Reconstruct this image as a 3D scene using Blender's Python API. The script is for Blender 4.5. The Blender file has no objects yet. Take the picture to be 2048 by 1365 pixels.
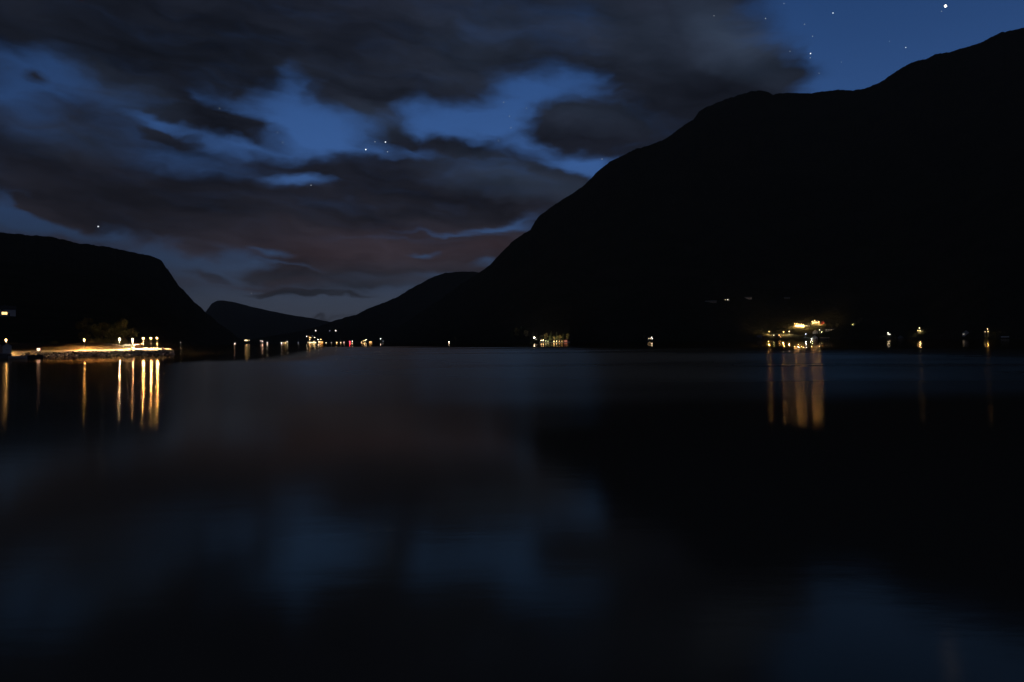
import bpy, bmesh, math, random
from mathutils import Vector, Matrix, noise
from mathutils.bvhtree import BVHTree

random.seed(7)
S = bpy.context.scene
COL = S.collection
F_PX = 24.0 / 36.0 * 2048.0
CAM_H = 4.0

# ------------------------------------------------------------------ camera
ROLL, PITCH = 0.0093, 0.0011
Fw = Vector((0, math.cos(PITCH), -math.sin(PITCH)))
U0 = Vector((0, math.sin(PITCH), math.cos(PITCH)))
Xa = Vector((1, 0, 0))
Rt = Xa * math.cos(ROLL) - U0 * math.sin(ROLL)
Up = Xa * math.sin(ROLL) + U0 * math.cos(ROLL)
CAM = Vector((0, 0, CAM_H))
cd = bpy.data.cameras.new('camera')
cam = bpy.data.objects.new('camera', cd)
COL.objects.link(cam)
cd.lens = 24.0
cd.sensor_width = 36.0
cd.clip_start = 0.1
cd.clip_end = 90000.0
M3 = Matrix((Rt, Up, -Fw)).transposed()
cam.matrix_world = Matrix.Translation(CAM) @ M3.to_4x4()
S.camera = cam

def ray(px, py):
    d = Fw * F_PX + Rt * (px - 1024.0) + Up * (682.5 - py)
    return d / d.y                      # per metre of depth

def at(px, py, D):
    return CAM + ray(px, py) * D

def azel(px, py):
    d = ray(px, py).normalized()
    return math.atan2(d.x, d.y), math.asin(d.z)

def hor(px):
    return 681.0 - 0.0093 * (px - 1024.0)

# ------------------------------------------------------------------ colour helpers
def lin(r, g, b):
    f = lambda c: ((c / 255.0 + 0.055) / 1.055) ** 2.4 if c > 10.3 else c / 255.0 / 12.92
    return (f(r), f(g), f(b), 1.0)

class NT:
    """small helper to write node trees"""
    def __init__(self, nt):
        self.nt = nt
    def new(self, t, **kw):
        n = self.nt.nodes.new(t)
        for k, v in kw.items():
            setattr(n, k, v)
        return n
    def put(self, sock, v):
        if isinstance(v, bpy.types.NodeSocket):
            self.nt.links.new(v, sock)
        elif v is not None:
            sock.default_value = v
    def math(self, op, a, b=None, c=None, clamp=False):
        n = self.new('ShaderNodeMath', operation=op, use_clamp=clamp)
        self.put(n.inputs[0], a)
        self.put(n.inputs[1], b)
        self.put(n.inputs[2], c)
        return n.outputs[0]
    def step(self, v, lo, hi, olo=0.0, ohi=1.0, kind='SMOOTHSTEP'):
        n = self.new('ShaderNodeMapRange', interpolation_type=kind)
        self.put(n.inputs['Value'], v)
        for k, x in (('From Min', lo), ('From Max', hi), ('To Min', olo), ('To Max', ohi)):
            self.put(n.inputs[k], x)
        return n.outputs['Result']
    def mix(self, f, a, b, blend='MIX'):
        n = self.new('ShaderNodeMix', data_type='RGBA', blend_type=blend)
        self.put(n.inputs[0], f)
        self.put(n.inputs[6], a)
        self.put(n.inputs[7], b)
        return n.outputs[2]
    def noise(self, vec, scale, detail=4, rough=0.5, dist=0.0, out=0):
        n = self.new('ShaderNodeTexNoise')
        self.put(n.inputs['Vector'], vec)
        n.inputs['Scale'].default_value = scale
        n.inputs['Detail'].default_value = detail
        n.inputs['Roughness'].default_value = rough
        n.inputs['Distortion'].default_value = dist
        return n.outputs[out]
    def ramp(self, v, stops):
        n = self.new('ShaderNodeValToRGB')
        self.put(n.inputs[0], v)
        e = n.color_ramp.elements
        while len(e) < len(stops):
            e.new(0.5)
        for el, (p, c) in zip(e, stops):
            el.position = p
            el.color = c
        return n.outputs[0]
    def vmath(self, op, a, b=None):
        n = self.new('ShaderNodeVectorMath', operation=op)
        self.put(n.inputs[0], a)
        if b is not None:
            self.put(n.inputs[1], b)
        return n.outputs[0]
    def mapping(self, vec, loc, rot, scale, kind='TEXTURE'):
        n = self.new('ShaderNodeMapping', vector_type=kind)
        self.put(n.inputs['Vector'], vec)
        n.inputs['Location'].default_value = loc
        n.inputs['Rotation'].default_value = rot
        n.inputs['Scale'].default_value = scale
        return n.outputs[0]

# ------------------------------------------------------------------ world: night sky with drifting clouds
W = bpy.data.worlds.new('World')
S.world = W
W.use_nodes = True
W.node_tree.nodes.clear()
w = NT(W.node_tree)
K = 1365.0
SUN_EL, SUN_ROT = math.radians(-7.0), math.radians(-25.0)

gen = w.new('ShaderNodeTexCoord').outputs['Generated']
nrm = w.new('ShaderNodeVectorMath', operation='NORMALIZE')
w.put(nrm.inputs[0], gen)
sp = w.new('ShaderNodeSeparateXYZ')
w.put(sp.inputs[0], nrm.outputs[0])
az = w.math('ARCTAN2', sp.outputs[0], sp.outputs[1])
el = w.math('ARCSINE', sp.outputs[2])
elp = w.math('MAXIMUM', el, 0.0)
cmb = w.new('ShaderNodeCombineXYZ')
w.put(cmb.inputs[0], w.math('MULTIPLY', az, K))
w.put(cmb.inputs[1], w.math('MULTIPLY', el, K))
P0 = cmb.outputs[0]
# layered warp: clouds are ragged, stretched along the wind
def warp(vec, scale, amp):
    c = w.noise(w.vmath('MULTIPLY', vec, (1.0, 1.9, 1.0)), scale, 3, 0.55, 0.0, 1)
    d = w.vmath('SUBTRACT', c, (0.5, 0.5, 0.5))
    return w.vmath('ADD', vec, w.vmath('MULTIPLY', d, (amp, amp * 0.55, 0.0)))
P1 = warp(P0, 1 / 150.0, 120.0)
P2 = warp(P1, 1 / 34.0, 30.0)
Ps = w.vmath('MULTIPLY', w.mapping(P1, (0, 0, 0), (0, 0, math.radians(-7)), (1, 1, 1)), (1.0, 3.6, 1.0))

def blobs(vec, table, start=0.0):
    acc = start
    for (px, py, rx, ry, rot, wt) in table:
        a, e = azel(px, py)
        u = px - 1024.0
        sx = K * F_PX / (F_PX * F_PX + u * u)          # local px -> K*radians
        mv = (w.mapping(vec, (a * K, e * K, 0), (0, 0, math.radians(-rot)), (rx * max(sx, 0.62), ry * max(sx, 0.75) ** 0.5, 1.0)))
        g = w.new('ShaderNodeTexGradient', gradient_type='SPHERICAL')
        w.put(g.inputs[0], mv)
        acc = w.math('MULTIPLY_ADD', g.outputs[1], wt, acc)
    return acc

# openings between the clouds (+) and cloud pieces inside them (-)
GAPS = [
    # clear corner over the big mountain, with the long cloud tongue reaching into it
    (1900, 20, 520, 330, 8, 2.2), (1690, 200, 190, 80, 0, 0.9), (1640, 30, 170, 110, 40, 0.5), (1470, 160, 250, 56, 7, -1.4), (1340, 70, 190, 130, 30, -0.6),
    # upper left
    (40, 135, 190, 52, 6, 0.85), (30, 195, 130, 46, 0, 0.85), (130, 130, 90, 34, 8, 0.45), (65, 158, 46, 18, 0, -0.9), (230, 205, 200, 60, 12, 0.18),
    # thin veils where the blue shines through
    (300, 292, 330, 52, 6, 0.26), (230, 205, 190, 60, 12, 0.26), (1140, 235, 190, 90, 0, 0.34), (745, 215, 180, 60, 0, 0.30), (930, 300, 200, 30, 6, 0.34), (1280, 45, 260, 90, 0, 0.28), (400, 330, 190, 26, 6, 0.34), (1000, 345, 180, 30, 6, 0.22), (1020, 45, 200, 70, 0, 0.22), (60, 260, 130, 40, 0, 0.30), (640, 400, 200, 16, 0, 0.15),
    # wide central opening
    (590, 250, 150, 74, 0, 1.15), (660, 275, 130, 56, 0, 0.7), (560, 195, 90, 30, 0, 0.5), (590, 158, 40, 44, 70, 0.5), (480, 292, 150, 32, 4, 0.75), (320, 248, 84, 15, 8, 0.65), (440, 205, 90, 26, 10, 0.45),
    (380, 192, 40, 14, 18, 0.35), (880, 245, 190, 54, -4, 1.15), (985, 262, 120, 50, 0, 0.75), (1080, 180, 150, 52, 0, 0.85), (1020, 215, 120, 50, 0, 0.6), (1160, 165, 70, 34, 10, 0.35), (760, 300, 150, 20, 0, 0.6), (1060, 290, 70, 22, 8, 0.5),
    (455, 258, 150, 30, 8, -0.95), (340, 275, 66, 15, 8, -0.9), (785, 262, 55, 48, 0, -0.7), (700, 205, 90, 36, 0, -0.55), (890, 292, 130, 24, 8, -0.8), (1150, 250, 150, 46, 6, -0.9), (750, 190, 90, 40, 0, -0.4),
    (1165, 330, 130, 32, 8, 1.15), (1205, 345, 60, 40, 0, 0.5), (1110, 350, 90, 16, 14, -0.4),
    # slit below it
    (600, 363, 100, 22, -3, 1.25), (560, 372, 70, 12, 10, -0.3), (640, 374, 60, 14, -8, -0.4), (430, 305, 150, 40, 8, 0.12),
    # low left
    (10, 432, 90, 62, 0, 1.15), (110, 452, 170, 26, 8, 0.95), (200, 455, 70, 20, 8, 0.6), (110, 424, 120, 20, 20, -1.0), (60, 405, 60, 14, 22, -0.6),
    (310, 520, 150, 60, 14, 1.1), (345, 490, 60, 24, 0, 0.35), (450, 535, 130, 58, 4, 1.0), (500, 520, 90, 30, 0, 0.5), (390, 505, 60, 24, 0, -0.5), (400, 550, 70, 12, 8, -0.8), (470, 520, 40, 10, 0, -0.3),
    (600, 618, 420, 50, 0, 1.5), (400, 598, 180, 40, 0, 0.8), (800, 585, 120, 24, -12, 0.6), (510, 560, 120, 10, 10, 0.4),
    (560, 587, 80, 8, 0, -1.4), (650, 592, 76, 10, 2, -1.4), (722, 593, 38, 6, 0, -0.9), (620, 627, 110, 6, 2, -0.9), (500, 600, 60, 5, 0, -0.4), (540, 550, 130, 20, 2, -0.5),
    # rifts in the rusty low cloud
    (852, 503, 40, 9, 0, 1.0), (545, 496, 62, 10, 8, 0.95), (600, 528, 110, 7, 14, 0.55), (1000, 457, 150, 11, -4, 0.85), (1035, 442, 80, 15, -12, 0.7), (910, 468, 130, 6, 3, 0.5), (800, 475, 200, 8, 2, 0.25),
    (975, 530, 60, 8, 0, 0.8), (870, 550, 60, 12, -8, 0.6), (760, 560, 160, 14, -4, 0.3),
]
sgap = blobs(P2, GAPS)
# beyond the frame the broken cover simply goes on
fbig = w.noise(w.vmath('MULTIPLY', P0, (1.0, 2.0, 1.0)), 1 / 420.0, 5, 0.55)
out_az = w.step(w.math('ABSOLUTE', az), 0.66, 0.95)
out_el = w.step(el, 0.46, 0.75)
outm = w.math('MAXIMUM', out_az, out_el)
far_gap = w.math('MULTIPLY', w.step(fbig, 0.44, 0.70, 0.0, 0.6), outm)
sgap = w.math('ADD', sgap, far_gap)
fine = w.noise(Ps, 1 / 110.0, 7, 0.58)
sgap = w.math('ADD', sgap, w.math('MULTIPLY', w.math('SUBTRACT', fine, 0.5), 0.62))
clear = w.step(sgap, -0.06, 1.12)

# clear night-blue air
sky = w.ramp(w.math('DIVIDE', elp, 0.6, clamp=True), [
    (0.0, lin(66, 69, 78)), (0.10, lin(64, 73, 91)), (0.20, lin(57, 78, 112)), (0.42, lin(60, 98, 158)),
    (0.62, lin(48, 83, 138)), (0.85, lin(34, 66, 115)), (1.0, lin(30, 54, 92))])
westd = w.step(az, -0.66, -0.26, 0.60, 1.0)
eastd = w.step(az, 0.15, 0.5, 1.0, 0.80)
sky = w.mix(1.0, sky, w.new('ShaderNodeCombineXYZ').outputs[0], 'MULTIPLY') if False else sky
dim = w.math('MULTIPLY', westd, eastd)
vm = w.new('ShaderNodeVectorMath', operation='SCALE')
w.put(vm.inputs[0], sky)
w.put(vm.inputs['Scale'], dim)
sky = vm.outputs[0]

# clouds lit faintly from the valley towns below
cl = w.ramp(w.math('DIVIDE', elp, 0.6, clamp=True), [
    (0.0, lin(50, 51, 58)), (0.12, lin(42, 46, 57)), (0.20, lin(47, 43, 51)), (0.30, lin(35, 35, 44)),
    (0.42, lin(26, 29, 40)), (0.60, lin(30, 35, 47)), (0.8, lin(27, 31, 43)), (1.0, lin(34, 37, 45))])
cm1 = w.noise(w.vmath('ADD', Ps, (900.0, 300.0, 0.0)), 1 / 190.0, 6, 0.55)
cshade = w.step(cm1, 0.30, 0.70, 0.52, 1.45, 'LINEAR')
DARK = [(300, 380, 400, 105, 2, 0.55), (330, 130, 330, 120, 12, 0.45), (480, 60, 380, 140, 0, 0.35), (1330, 190, 230, 110, 0, 0.35),
        (1500, 160, 150, 46, 8, 0.35), (850, 385, 300, 70, 0, 0.30), (1080, 360, 160, 40, 10, 0.2), (250, 440, 220, 50, 10, 0.3), (60, 60, 260, 140, 0, 0.3), (600, 325, 260, 30, 0, 0.25)]
dk = w.math('SUBTRACT', 1.0, w.math('MINIMUM', blobs(P1, DARK), 0.55))
vm2 = w.new('ShaderNodeVectorMath', operation='SCALE')
w.put(vm2.inputs[0], cl)
w.put(vm2.inputs['Scale'], w.math('MULTIPLY', cshade, dk))
cl = vm2.outputs[0]
RED = [(800, 495, 420, 62, 0, 0.8), (980, 498, 130, 26, -4, 0.7), (500, 570, 220, 18, 0, 1.0), (640, 500, 200, 60, 0, 0.4)]
rd = w.math('MINIMUM', blobs(P1, RED), 1.0)
cl = w.mix(rd, cl, w.vmath('ADD', cl, (0.015, 0.0058, 0.0045)))
PALE = [(1470, 75, 170, 70, 38, 0.95), (1300, 60, 260, 90, 10, 0.4), (1000, 352, 210, 52, 8, 0.85), (1130, 385, 160, 40, 5, 0.45), (1180, 235, 170, 40, 6, 0.4),
        (1000, 40, 260, 80, 0, 0.3), (950, 120, 200, 60, 0, 0.2), (240, 190, 180, 60, 18, 0.5), (120, 260, 220, 60, 6, 0.3), (250, 290, 260, 40, 0, 0.12), (740, 240, 140, 40, 0, 0.6)]
pl = w.math('MINIMUM', blobs(P1, PALE), 1.0)
cl = w.mix(pl, cl, w.vmath('ADD', cl, (0.019, 0.031, 0.054)))
skyc = w.mix(clear, cl, sky)
nish = w.new('ShaderNodeTexSky', sky_type='NISHITA')
nish.sun_disc = False
nish.sun_elevation = SUN_EL
nish.sun_rotation = SUN_ROT
vm3 = w.new('ShaderNodeVectorMath', operation='SCALE')
w.put(vm3.inputs[0], nish.outputs[0])
vm3.inputs['Scale'].default_value = 0.05
skyc = w.vmath('ADD', skyc, vm3.outputs[0])
bg = w.new('ShaderNodeBackground')
w.put(bg.inputs['Color'], skyc)
bg.inputs['Strength'].default_value = 1.0
wo = w.new('ShaderNodeOutputWorld')
w.put(wo.inputs['Surface'], bg.outputs[0])

# very weak added sun lamp acting as extra skylight, high behind the photographer
sl = bpy.data.lights.new('sun', 'SUN')
sl.energy = 0.003
sl.angle = math.radians(12)
sl.color = (1.0, 0.95, 0.88)
so = bpy.data.objects.new('sun', sl)
COL.objects.link(so)
so.rotation_euler = (math.radians(40), 0, math.radians(-25))

S.view_settings.view_transform = 'Standard'
S.view_settings.look = 'None'
S.view_settings.exposure = 0.0
S.view_settings.gamma = 1.0
S.view_settings.use_curve_mapping = False
cy = S.cycles
cy.use_denoising = True
try:
    cy.denoiser = 'OPENIMAGEDENOISE'
    cy.denoising_input_passes = 'RGB_ALBEDO_NORMAL'
except Exception:
    pass
cy.max_bounces = 5
cy.diffuse_bounces = 2
cy.glossy_bounces = 3
cy.volume_bounces = 0
cy.use_light_tree = False      # few lamps matter here: sampling them evenly is cleaner on the water
cy.sample_clamp_indirect = 20.0
cy.caustics_reflective = False

# ------------------------------------------------------------------ materials
def mat(name, col, rough=0.8, spec=0.3, var=0.0, scale=1.0, metal=0.0, bump=0.0):
    m = bpy.data.materials.new(name)
    m.use_nodes = True
    n = NT(m.node_tree)
    b = m.node_tree.nodes['Principled BSDF']
    b.inputs['Roughness'].default_value = rough
    b.inputs['Specular IOR Level'].default_value = spec
    b.inputs['Metallic'].default_value = metal
    c4 = tuple(col) + (1.0,)
    if var > 0:
        co = n.new('ShaderNodeTexCoord').outputs['Object']
        nz = n.noise(co, scale, 5, 0.6)
        lo = tuple(c * (1 - var) for c in col) + (1.0,)
        hi = tuple(min(1, c * (1 + var)) for c in col) + (1.0,)
        n.put(b.inputs['Base Color'], n.ramp(nz, [(0.32, lo), (0.68, hi)]))
        if bump:
            bp = n.new('ShaderNodeBump')
            bp.inputs['Strength'].default_value = bump
            n.put(bp.inputs['Height'], nz)
            n.put(b.inputs['Normal'], bp.outputs[0])
    else:
        b.inputs['Base Color'].default_value = c4
    return m

_em = {}
def emis(col, strength, sampled=True):
    k = (tuple(col), strength, sampled)
    if k not in _em:
        m = bpy.data.materials.new('glow')
        m.use_nodes = True
        b = m.node_tree.nodes['Principled BSDF']
        b.inputs['Base Color'].default_value = (0.6, 0.6, 0.6, 1)
        b.inputs['Emission Color'].default_value = tuple(col) + (1.0,)
        b.inputs['Emission Strength'].default_value = strength
        if not sampled: m.cycles.emission_sampling = 'NONE'      # starlight: too faint to light anything
        _em[k] = m
    return _em[k]

def mountain_mat(name, a, b_, c):
    m = bpy.data.materials.new(name)
    m.use_nodes = True
    n = NT(m.node_tree)
    b = m.node_tree.nodes['Principled BSDF']
    b.inputs['Roughness'].default_value = 1.0
    b.inputs['Specular IOR Level'].default_value = 0.0
    co = n.new('ShaderNodeTexCoord').outputs['Object']
    n1 = n.noise(co, 0.012, 6, 0.6)
    n2 = n.noise(co, 0.11, 5, 0.65)
    col = n.mix(n.step(n1, 0.42, 0.6), a + (1,), b_ + (1,))
    col = n.mix(n.step(n2, 0.5, 0.72), col, c + (1,))
    n.put(b.inputs['Base Color'], col)
    bp = n.new('ShaderNodeBump')
    bp.inputs['Strength'].default_value = 0.9
    bp.inputs['Distance'].default_value = 6.0
    n.put(bp.inputs['Height'], n2)
    n.put(b.inputs['Normal'], bp.outputs[0])
    return m

M_FOREST = mountain_mat('forest_slope', (0.024, 0.030, 0.018), (0.038, 0.040, 0.026), (0.054, 0.052, 0.045))
M_GRASS = mat('bank_grass', (0.036, 0.023, 0.009), 0.95, 0.1, 0.55, 0.6, bump=0.5)
M_QUAY = mat('pale_gravel', (0.24, 0.21, 0.17), 0.9, 0.2, 0.25, 0.9, bump=0.3)
M_STONE = mat('armour_stone', (0.34, 0.31, 0.27), 0.75, 0.3, 0.35, 1.4, bump=0.4)
M_STONE2 = mat('pale_stone', (0.48, 0.44, 0.38), 0.8, 0.3, 0.3, 1.1, bump=0.4)
M_STONE3 = mat('dark_stone', (0.12, 0.11, 0.10), 0.7, 0.3, 0.35, 1.6, bump=0.4)
M_CONC = mat('old_concrete', (0.16, 0.155, 0.15), 0.9, 0.2, 0.3, 0.7, bump=0.2)
M_METAL = mat('galvanised_steel', (0.42, 0.42, 0.41), 0.45, 0.5, 0.12, 3.0, metal=0.6)
M_POLE = mat('weathered_post', (0.10, 0.10, 0.095), 0.7, 0.3, 0.15, 3.0)
M_DARKM = mat('dark_metal', (0.05, 0.05, 0.055), 0.5, 0.4, 0.2, 3.0)
M_WHITE = mat('white_paint', (0.74, 0.72, 0.70), 0.6, 0.3, 0.08, 1.5)
M_CREAM = mat('cream_paint', (0.60, 0.55, 0.45), 0.7, 0.3, 0.1, 1.5)
M_REDP = mat('red_paint', (0.28, 0.05, 0.035), 0.7, 0.3, 0.15, 1.5)
M_GREY = mat('grey_paint', (0.26, 0.25, 0.24), 0.7, 0.3, 0.1, 1.5)
M_ROOF = mat('dark_roof', (0.05, 0.048, 0.05), 0.8, 0.3, 0.3, 2.0)
M_WOOD = mat('dark_timber', (0.09, 0.06, 0.04), 0.8, 0.3, 0.35, 2.5)
M_BARK = mat('bark', (0.09, 0.07, 0.05), 0.9, 0.2, 0.4, 4.0, bump=0.5)
M_LEAF = mat('leaf', (0.10, 0.095, 0.04), 0.7, 0.3, 0.55, 0.5)
M_LEAF2 = mat('needle', (0.05, 0.075, 0.035), 0.75, 0.25, 0.5, 0.5)
M_GLASS = mat('dark_glass', (0.02, 0.022, 0.026), 0.08, 0.6)
M_RUB = mat('rubber', (0.02, 0.02, 0.02), 0.85, 0.2)
M_CAR = mat('dark_car_paint', (0.035, 0.045, 0.05), 0.3, 0.5, 0.1, 2.0)
M_HULL = mat('white_hull', (0.70, 0.66, 0.58), 0.4, 0.5, 0.08, 2.0)
M_HULLD = mat('dark_hull', (0.03, 0.035, 0.045), 0.4, 0.5, 0.15, 2.0)

# water
M_WATER = bpy.data.materials.new('fjord_water')
M_WATER.use_nodes = True
n = NT(M_WATER.node_tree)
b = M_WATER.node_tree.nodes['Principled BSDF']
geo = n.new('ShaderNodeNewGeometry').outputs['Position']
sxy = n.new('ShaderNodeSeparateXYZ')
n.put(sxy.inputs[0], geo)
wx, wy = sxy.outputs[0], sxy.outputs[1]
lowf = n.noise(n.vmath('MULTIPLY', geo, (0.6, 1.0, 0.0)), 0.06, 3, 0.5)
yy = n.math('ADD', wy, n.math('MULTIPLY', n.math('SUBTRACT', lowf, 0.5), 9.0))
# calm close to the photographer's shore, a breeze line at about 30 m, cat's-paws further out
zone1 = n.step(yy, 25.5, 34.5)
zone2 = n.step(yy, 33.0, 51.0)
rgh = n.step(zone1, 0.0, 1.0, 0.120, 0.170, 'LINEAR')
big = n.noise(n.vmath('MULTIPLY', geo, (0.35, 1.0, 0.0)), 0.010, 4, 0.55)
patch = n.step(big, 0.40, 0.60, 0.245, 0.300)
rgh = n.mix(zone2, rgh, patch) if False else n.math('ADD', n.math('MULTIPLY', rgh, n.math('SUBTRACT', 1.0, zone2)), n.math('MULTIPLY', patch, zone2))
# lee of the stone spit: the left of the bay lies sheltered
lee = n.step(n.math('MULTIPLY_ADD', wy, 0.47, wx), -10.0, 25.0)       # 0 left of the line to the spit head
leer = n.step(yy, 30.0, 60.0, 0.112, 0.145)
rgh = n.math('ADD', n.math('MULTIPLY', rgh, lee), n.math('MULTIPLY', leer, n.math('SUBTRACT', 1.0, lee)))
# far out, under the mountains, the fjord lies calm apart from drifting cat's-paws
yfar = n.math('MULTIPLY_ADD', wx, 0.9, wy)
calmn = n.noise(n.vmath('MULTIPLY', geo, (0.12, 1.0, 0.0)), 0.011, 5, 0.6)
calm = n.step(n.math('MULTIPLY_ADD', n.math('SUBTRACT', calmn, 0.5), 700.0, yfar), 250.0, 520.0)
wedge = n.math('MULTIPLY', n.step(n.math('MULTIPLY_ADD', wy, -0.24, n.math('MULTIPLY', wx, -1.0)), -6.0, 26.0), n.step(n.math('MULTIPLY_ADD', n.math('SUBTRACT', calmn, 0.5), 120.0, wy), 120.0, 190.0))
calm = n.math('MAXIMUM', calm, n.math('MULTIPLY', wedge, 0.92))
rgh = n.math('MULTIPLY_ADD', calm, n.math('SUBTRACT', 0.05, rgh), rgh)
rgh = n.math('MAXIMUM', rgh, 0.04)
nt = M_WATER.node_tree
gl = n.new('ShaderNodeBsdfAnisotropic', distribution='BECKMANN')
gl.inputs['Color'].default_value = (1.0, 0.82, 0.61, 1)
n.put(gl.inputs['Roughness'], rgh)
n.put(gl.inputs['Anisotropy'], n.step(zone1, 0.0, 1.0, 0.10, 0.40, 'LINEAR'))
tg = n.new('ShaderNodeCombineXYZ')
tg.inputs[0].default_value = 1.0
n.put(gl.inputs['Tangent'], tg.outputs[0])
bn = n.noise(n.vmath('MULTIPLY', geo, (0.35, 1.0, 1.0)), 1.1, 4, 0.55)
bp = n.new('ShaderNodeBump')
bp.inputs['Strength'].default_value = 0.07
bp.inputs['Distance'].default_value = 0.05
n.put(bp.inputs['Height'], bn)
n.put(gl.inputs['Normal'], bp.outputs[0])
fr = n.new('ShaderNodeFresnel')
fr.inputs['IOR'].default_value = 1.333
df = n.new('ShaderNodeBsdfDiffuse')
df.inputs['Color'].default_value = (0.075, 0.072, 0.062, 1)
ms = n.new('ShaderNodeMixShader')
n.put(ms.inputs[0], fr.outputs[0])
n.put(ms.inputs[1], df.outputs[0])
n.put(ms.inputs[2], gl.outputs[0])
nt.links.new(ms.outputs[0], nt.nodes['Material Output'].inputs['Surface'])
nt.nodes.remove(b)

# ------------------------------------------------------------------ object helpers
def tag(o, label=None, cat=None, group=None, kind=None):
    if label: o['label'] = label
    if cat: o['category'] = cat
    if group: o['group'] = group
    if kind: o['kind'] = kind
    return o

def empty(name, loc, rz=0.0, label=None, cat=None, group=None):
    o = bpy.data.objects.new(name, None)
    COL.objects.link(o)
    o.location = loc
    o.rotation_euler = (0, 0, rz)
    o.empty_display_size = 0.2
    return tag(o, label, cat, group)

class MB:
    def __init__(self):
        self.v, self.f = [], []
    def poly(self, pts, faces):
        k = len(self.v)
        self.v += [tuple(p) for p in pts]
        self.f += [tuple(i + k for i in fc) for fc in faces]
        return self
    def box(self, x0, x1, y0, y1, z0, z1):
        return self.poly([(x0, y0, z0), (x1, y0, z0), (x1, y1, z0), (x0, y1, z0), (x0, y0, z1), (x1, y0, z1), (x1, y1, z1), (x0, y1, z1)],
                         [(0, 3, 2, 1), (4, 5, 6, 7), (0, 1, 5, 4), (1, 2, 6, 5), (2, 3, 7, 6), (3, 0, 4, 7)])
    def tube(self, pts, rad, n=8, cap=True):
        pts = [Vector(p) for p in pts]
        rings = []
        for i, p in enumerate(pts):
            d = (pts[min(i + 1, len(pts) - 1)] - pts[max(i - 1, 0)]).normalized()
            a = d.orthogonal().normalized() if abs(d.z) < 0.9 else Vector((1, 0, 0)).cross(d).normalized()
            c = d.cross(a)
            r = rad[i] if isinstance(rad, (list, tuple)) else rad
            rings.append([p + (a * math.cos(2 * math.pi * k / n) + c * math.sin(2 * math.pi * k / n)) * r for k in range(n)])
        fs = []
        for i in range(len(pts) - 1):
            for k in range(n):
                fs.append((i * n + k, i * n + (k + 1) % n, (i + 1) * n + (k + 1) % n, (i + 1) * n + k))
        if cap:
            fs.append(tuple(range(n - 1, -1, -1)))
            fs.append(tuple((len(pts) - 1) * n + k for k in range(n)))
        return self.poly([p for r in rings for p in r], fs)
    def lathe(self, c, prof, n=10):
        """prof: (radius, z) pairs round the vertical through c"""
        return self.tube([(c[0], c[1], c[2] + z) for r, z in prof], [max(r, 0.001) for r, z in prof], n)
    def mesh(self, name, m, smooth=False):
        me = bpy.data.meshes.new(name)
        me.from_pydata(self.v, [], self.f)
        me.materials.append(m)
        if smooth:
            for p in me.polygons:
                p.use_smooth = True
        me.update()
        return me
    def build(self, name, m, parent=None, smooth=False, **kw):
        o = bpy.data.objects.new(name, self.mesh(name, m, smooth))
        COL.objects.link(o)
        o.parent = parent
        return tag(o, **kw)

def inst(name, me, parent=None, loc=(0, 0, 0), rot=(0, 0, 0), sc=(1, 1, 1)):
    o = bpy.data.objects.new(name, me)
    COL.objects.link(o)
    o.parent = parent
    o.location = loc
    o.rotation_euler = rot
    o.scale = sc
    return o

def children(o, pool=None):
    return [c for c in COL.objects if c.parent is o]

def copy_tree(o, parent=None):
    c = o.copy()
    COL.objects.link(c)
    if parent:
        c.parent = parent
    for ch in children(o):
        copy_tree(ch, c)
    return c

def lerp_tab(tab, x, j):
    if x <= tab[0][0]: return tab[0][j]
    for a, c in zip(tab, tab[1:]):
        if x <= c[0]:
            t = (x - a[0]) / (c[0] - a[0])
            return a[j] + (c[j] - a[j]) * t
    return tab[-1][j]

# ------------------------------------------------------------------ terrain
TERR = []            # (verts, faces) for finding the ground

def slope(name, foot, ridge, x0, x1, step, rows, prof, rough, jit, mtl, seed, back=0.5):
    """foot: (bearing px, depth, z) ; ridge: (bearing px, silhouette px y, depth)"""
    mb = MB()
    xs = []
    x = x0
    while x <= x1 + 1e-6:
        xs.append(x)
        x += step
    for x in xs:
        dF, zF = lerp_tab(foot, x, 1), lerp_tab(foot, x, 2)
        yR, dR = lerp_tab(ridge, x, 1), lerp_tab(ridge, x, 2)
        yR += jit * (noise.noise((x * 0.09, seed, 0)) + 0.8 * noise.noise((x * 0.31, seed, 5)) + 0.5 * noise.noise((x * 0.83, seed, 9)))
        d = ray(x, yR)
        d0 = ray(x, hor(x))
        zR = CAM_H + d.z * dR
        if dR < dF + 40: dR = dF + 40
        col = []
        for r in range(rows + 1):
            t = r / rows
            D = dF + (dR - dF) * t
            z = zF + (zR - zF) * prof(t)
            px_, py_ = d0.x * D, D
            a = rough * max(zR, 20.0) * math.sin(math.pi * t) ** 0.8
            nz = noise.fractal((px_ * 0.0035 + seed, py_ * 0.0035, seed), 0.9, 2.1, 5)
            z += a * nz * 0.5
            lim = CAM_H + (zR - CAM_H) * D / dR - 0.004 * D * (1 - t) if zR > 30 else 1e9
            if t > 0.5: z = min(z, lim)
            col.append((px_, py_, z))
        for r in range(1, 6):
            t = r / 5
            D = dR + (dR - dF) * back * t
            col.append((d0.x * D, D, zR * (1 - 0.85 * t * t) - 3 * t))
        mb.v += col
    R = rows + 6
    for i in range(len(xs) - 1):
        for r in range(R - 1):
            a = i * R + r
            mb.f.append((a, a + R, a + R + 1, a + 1))
    TERR.append((mb.v, mb.f))
    return mb.build(name, mtl, smooth=True, kind='structure')

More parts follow.
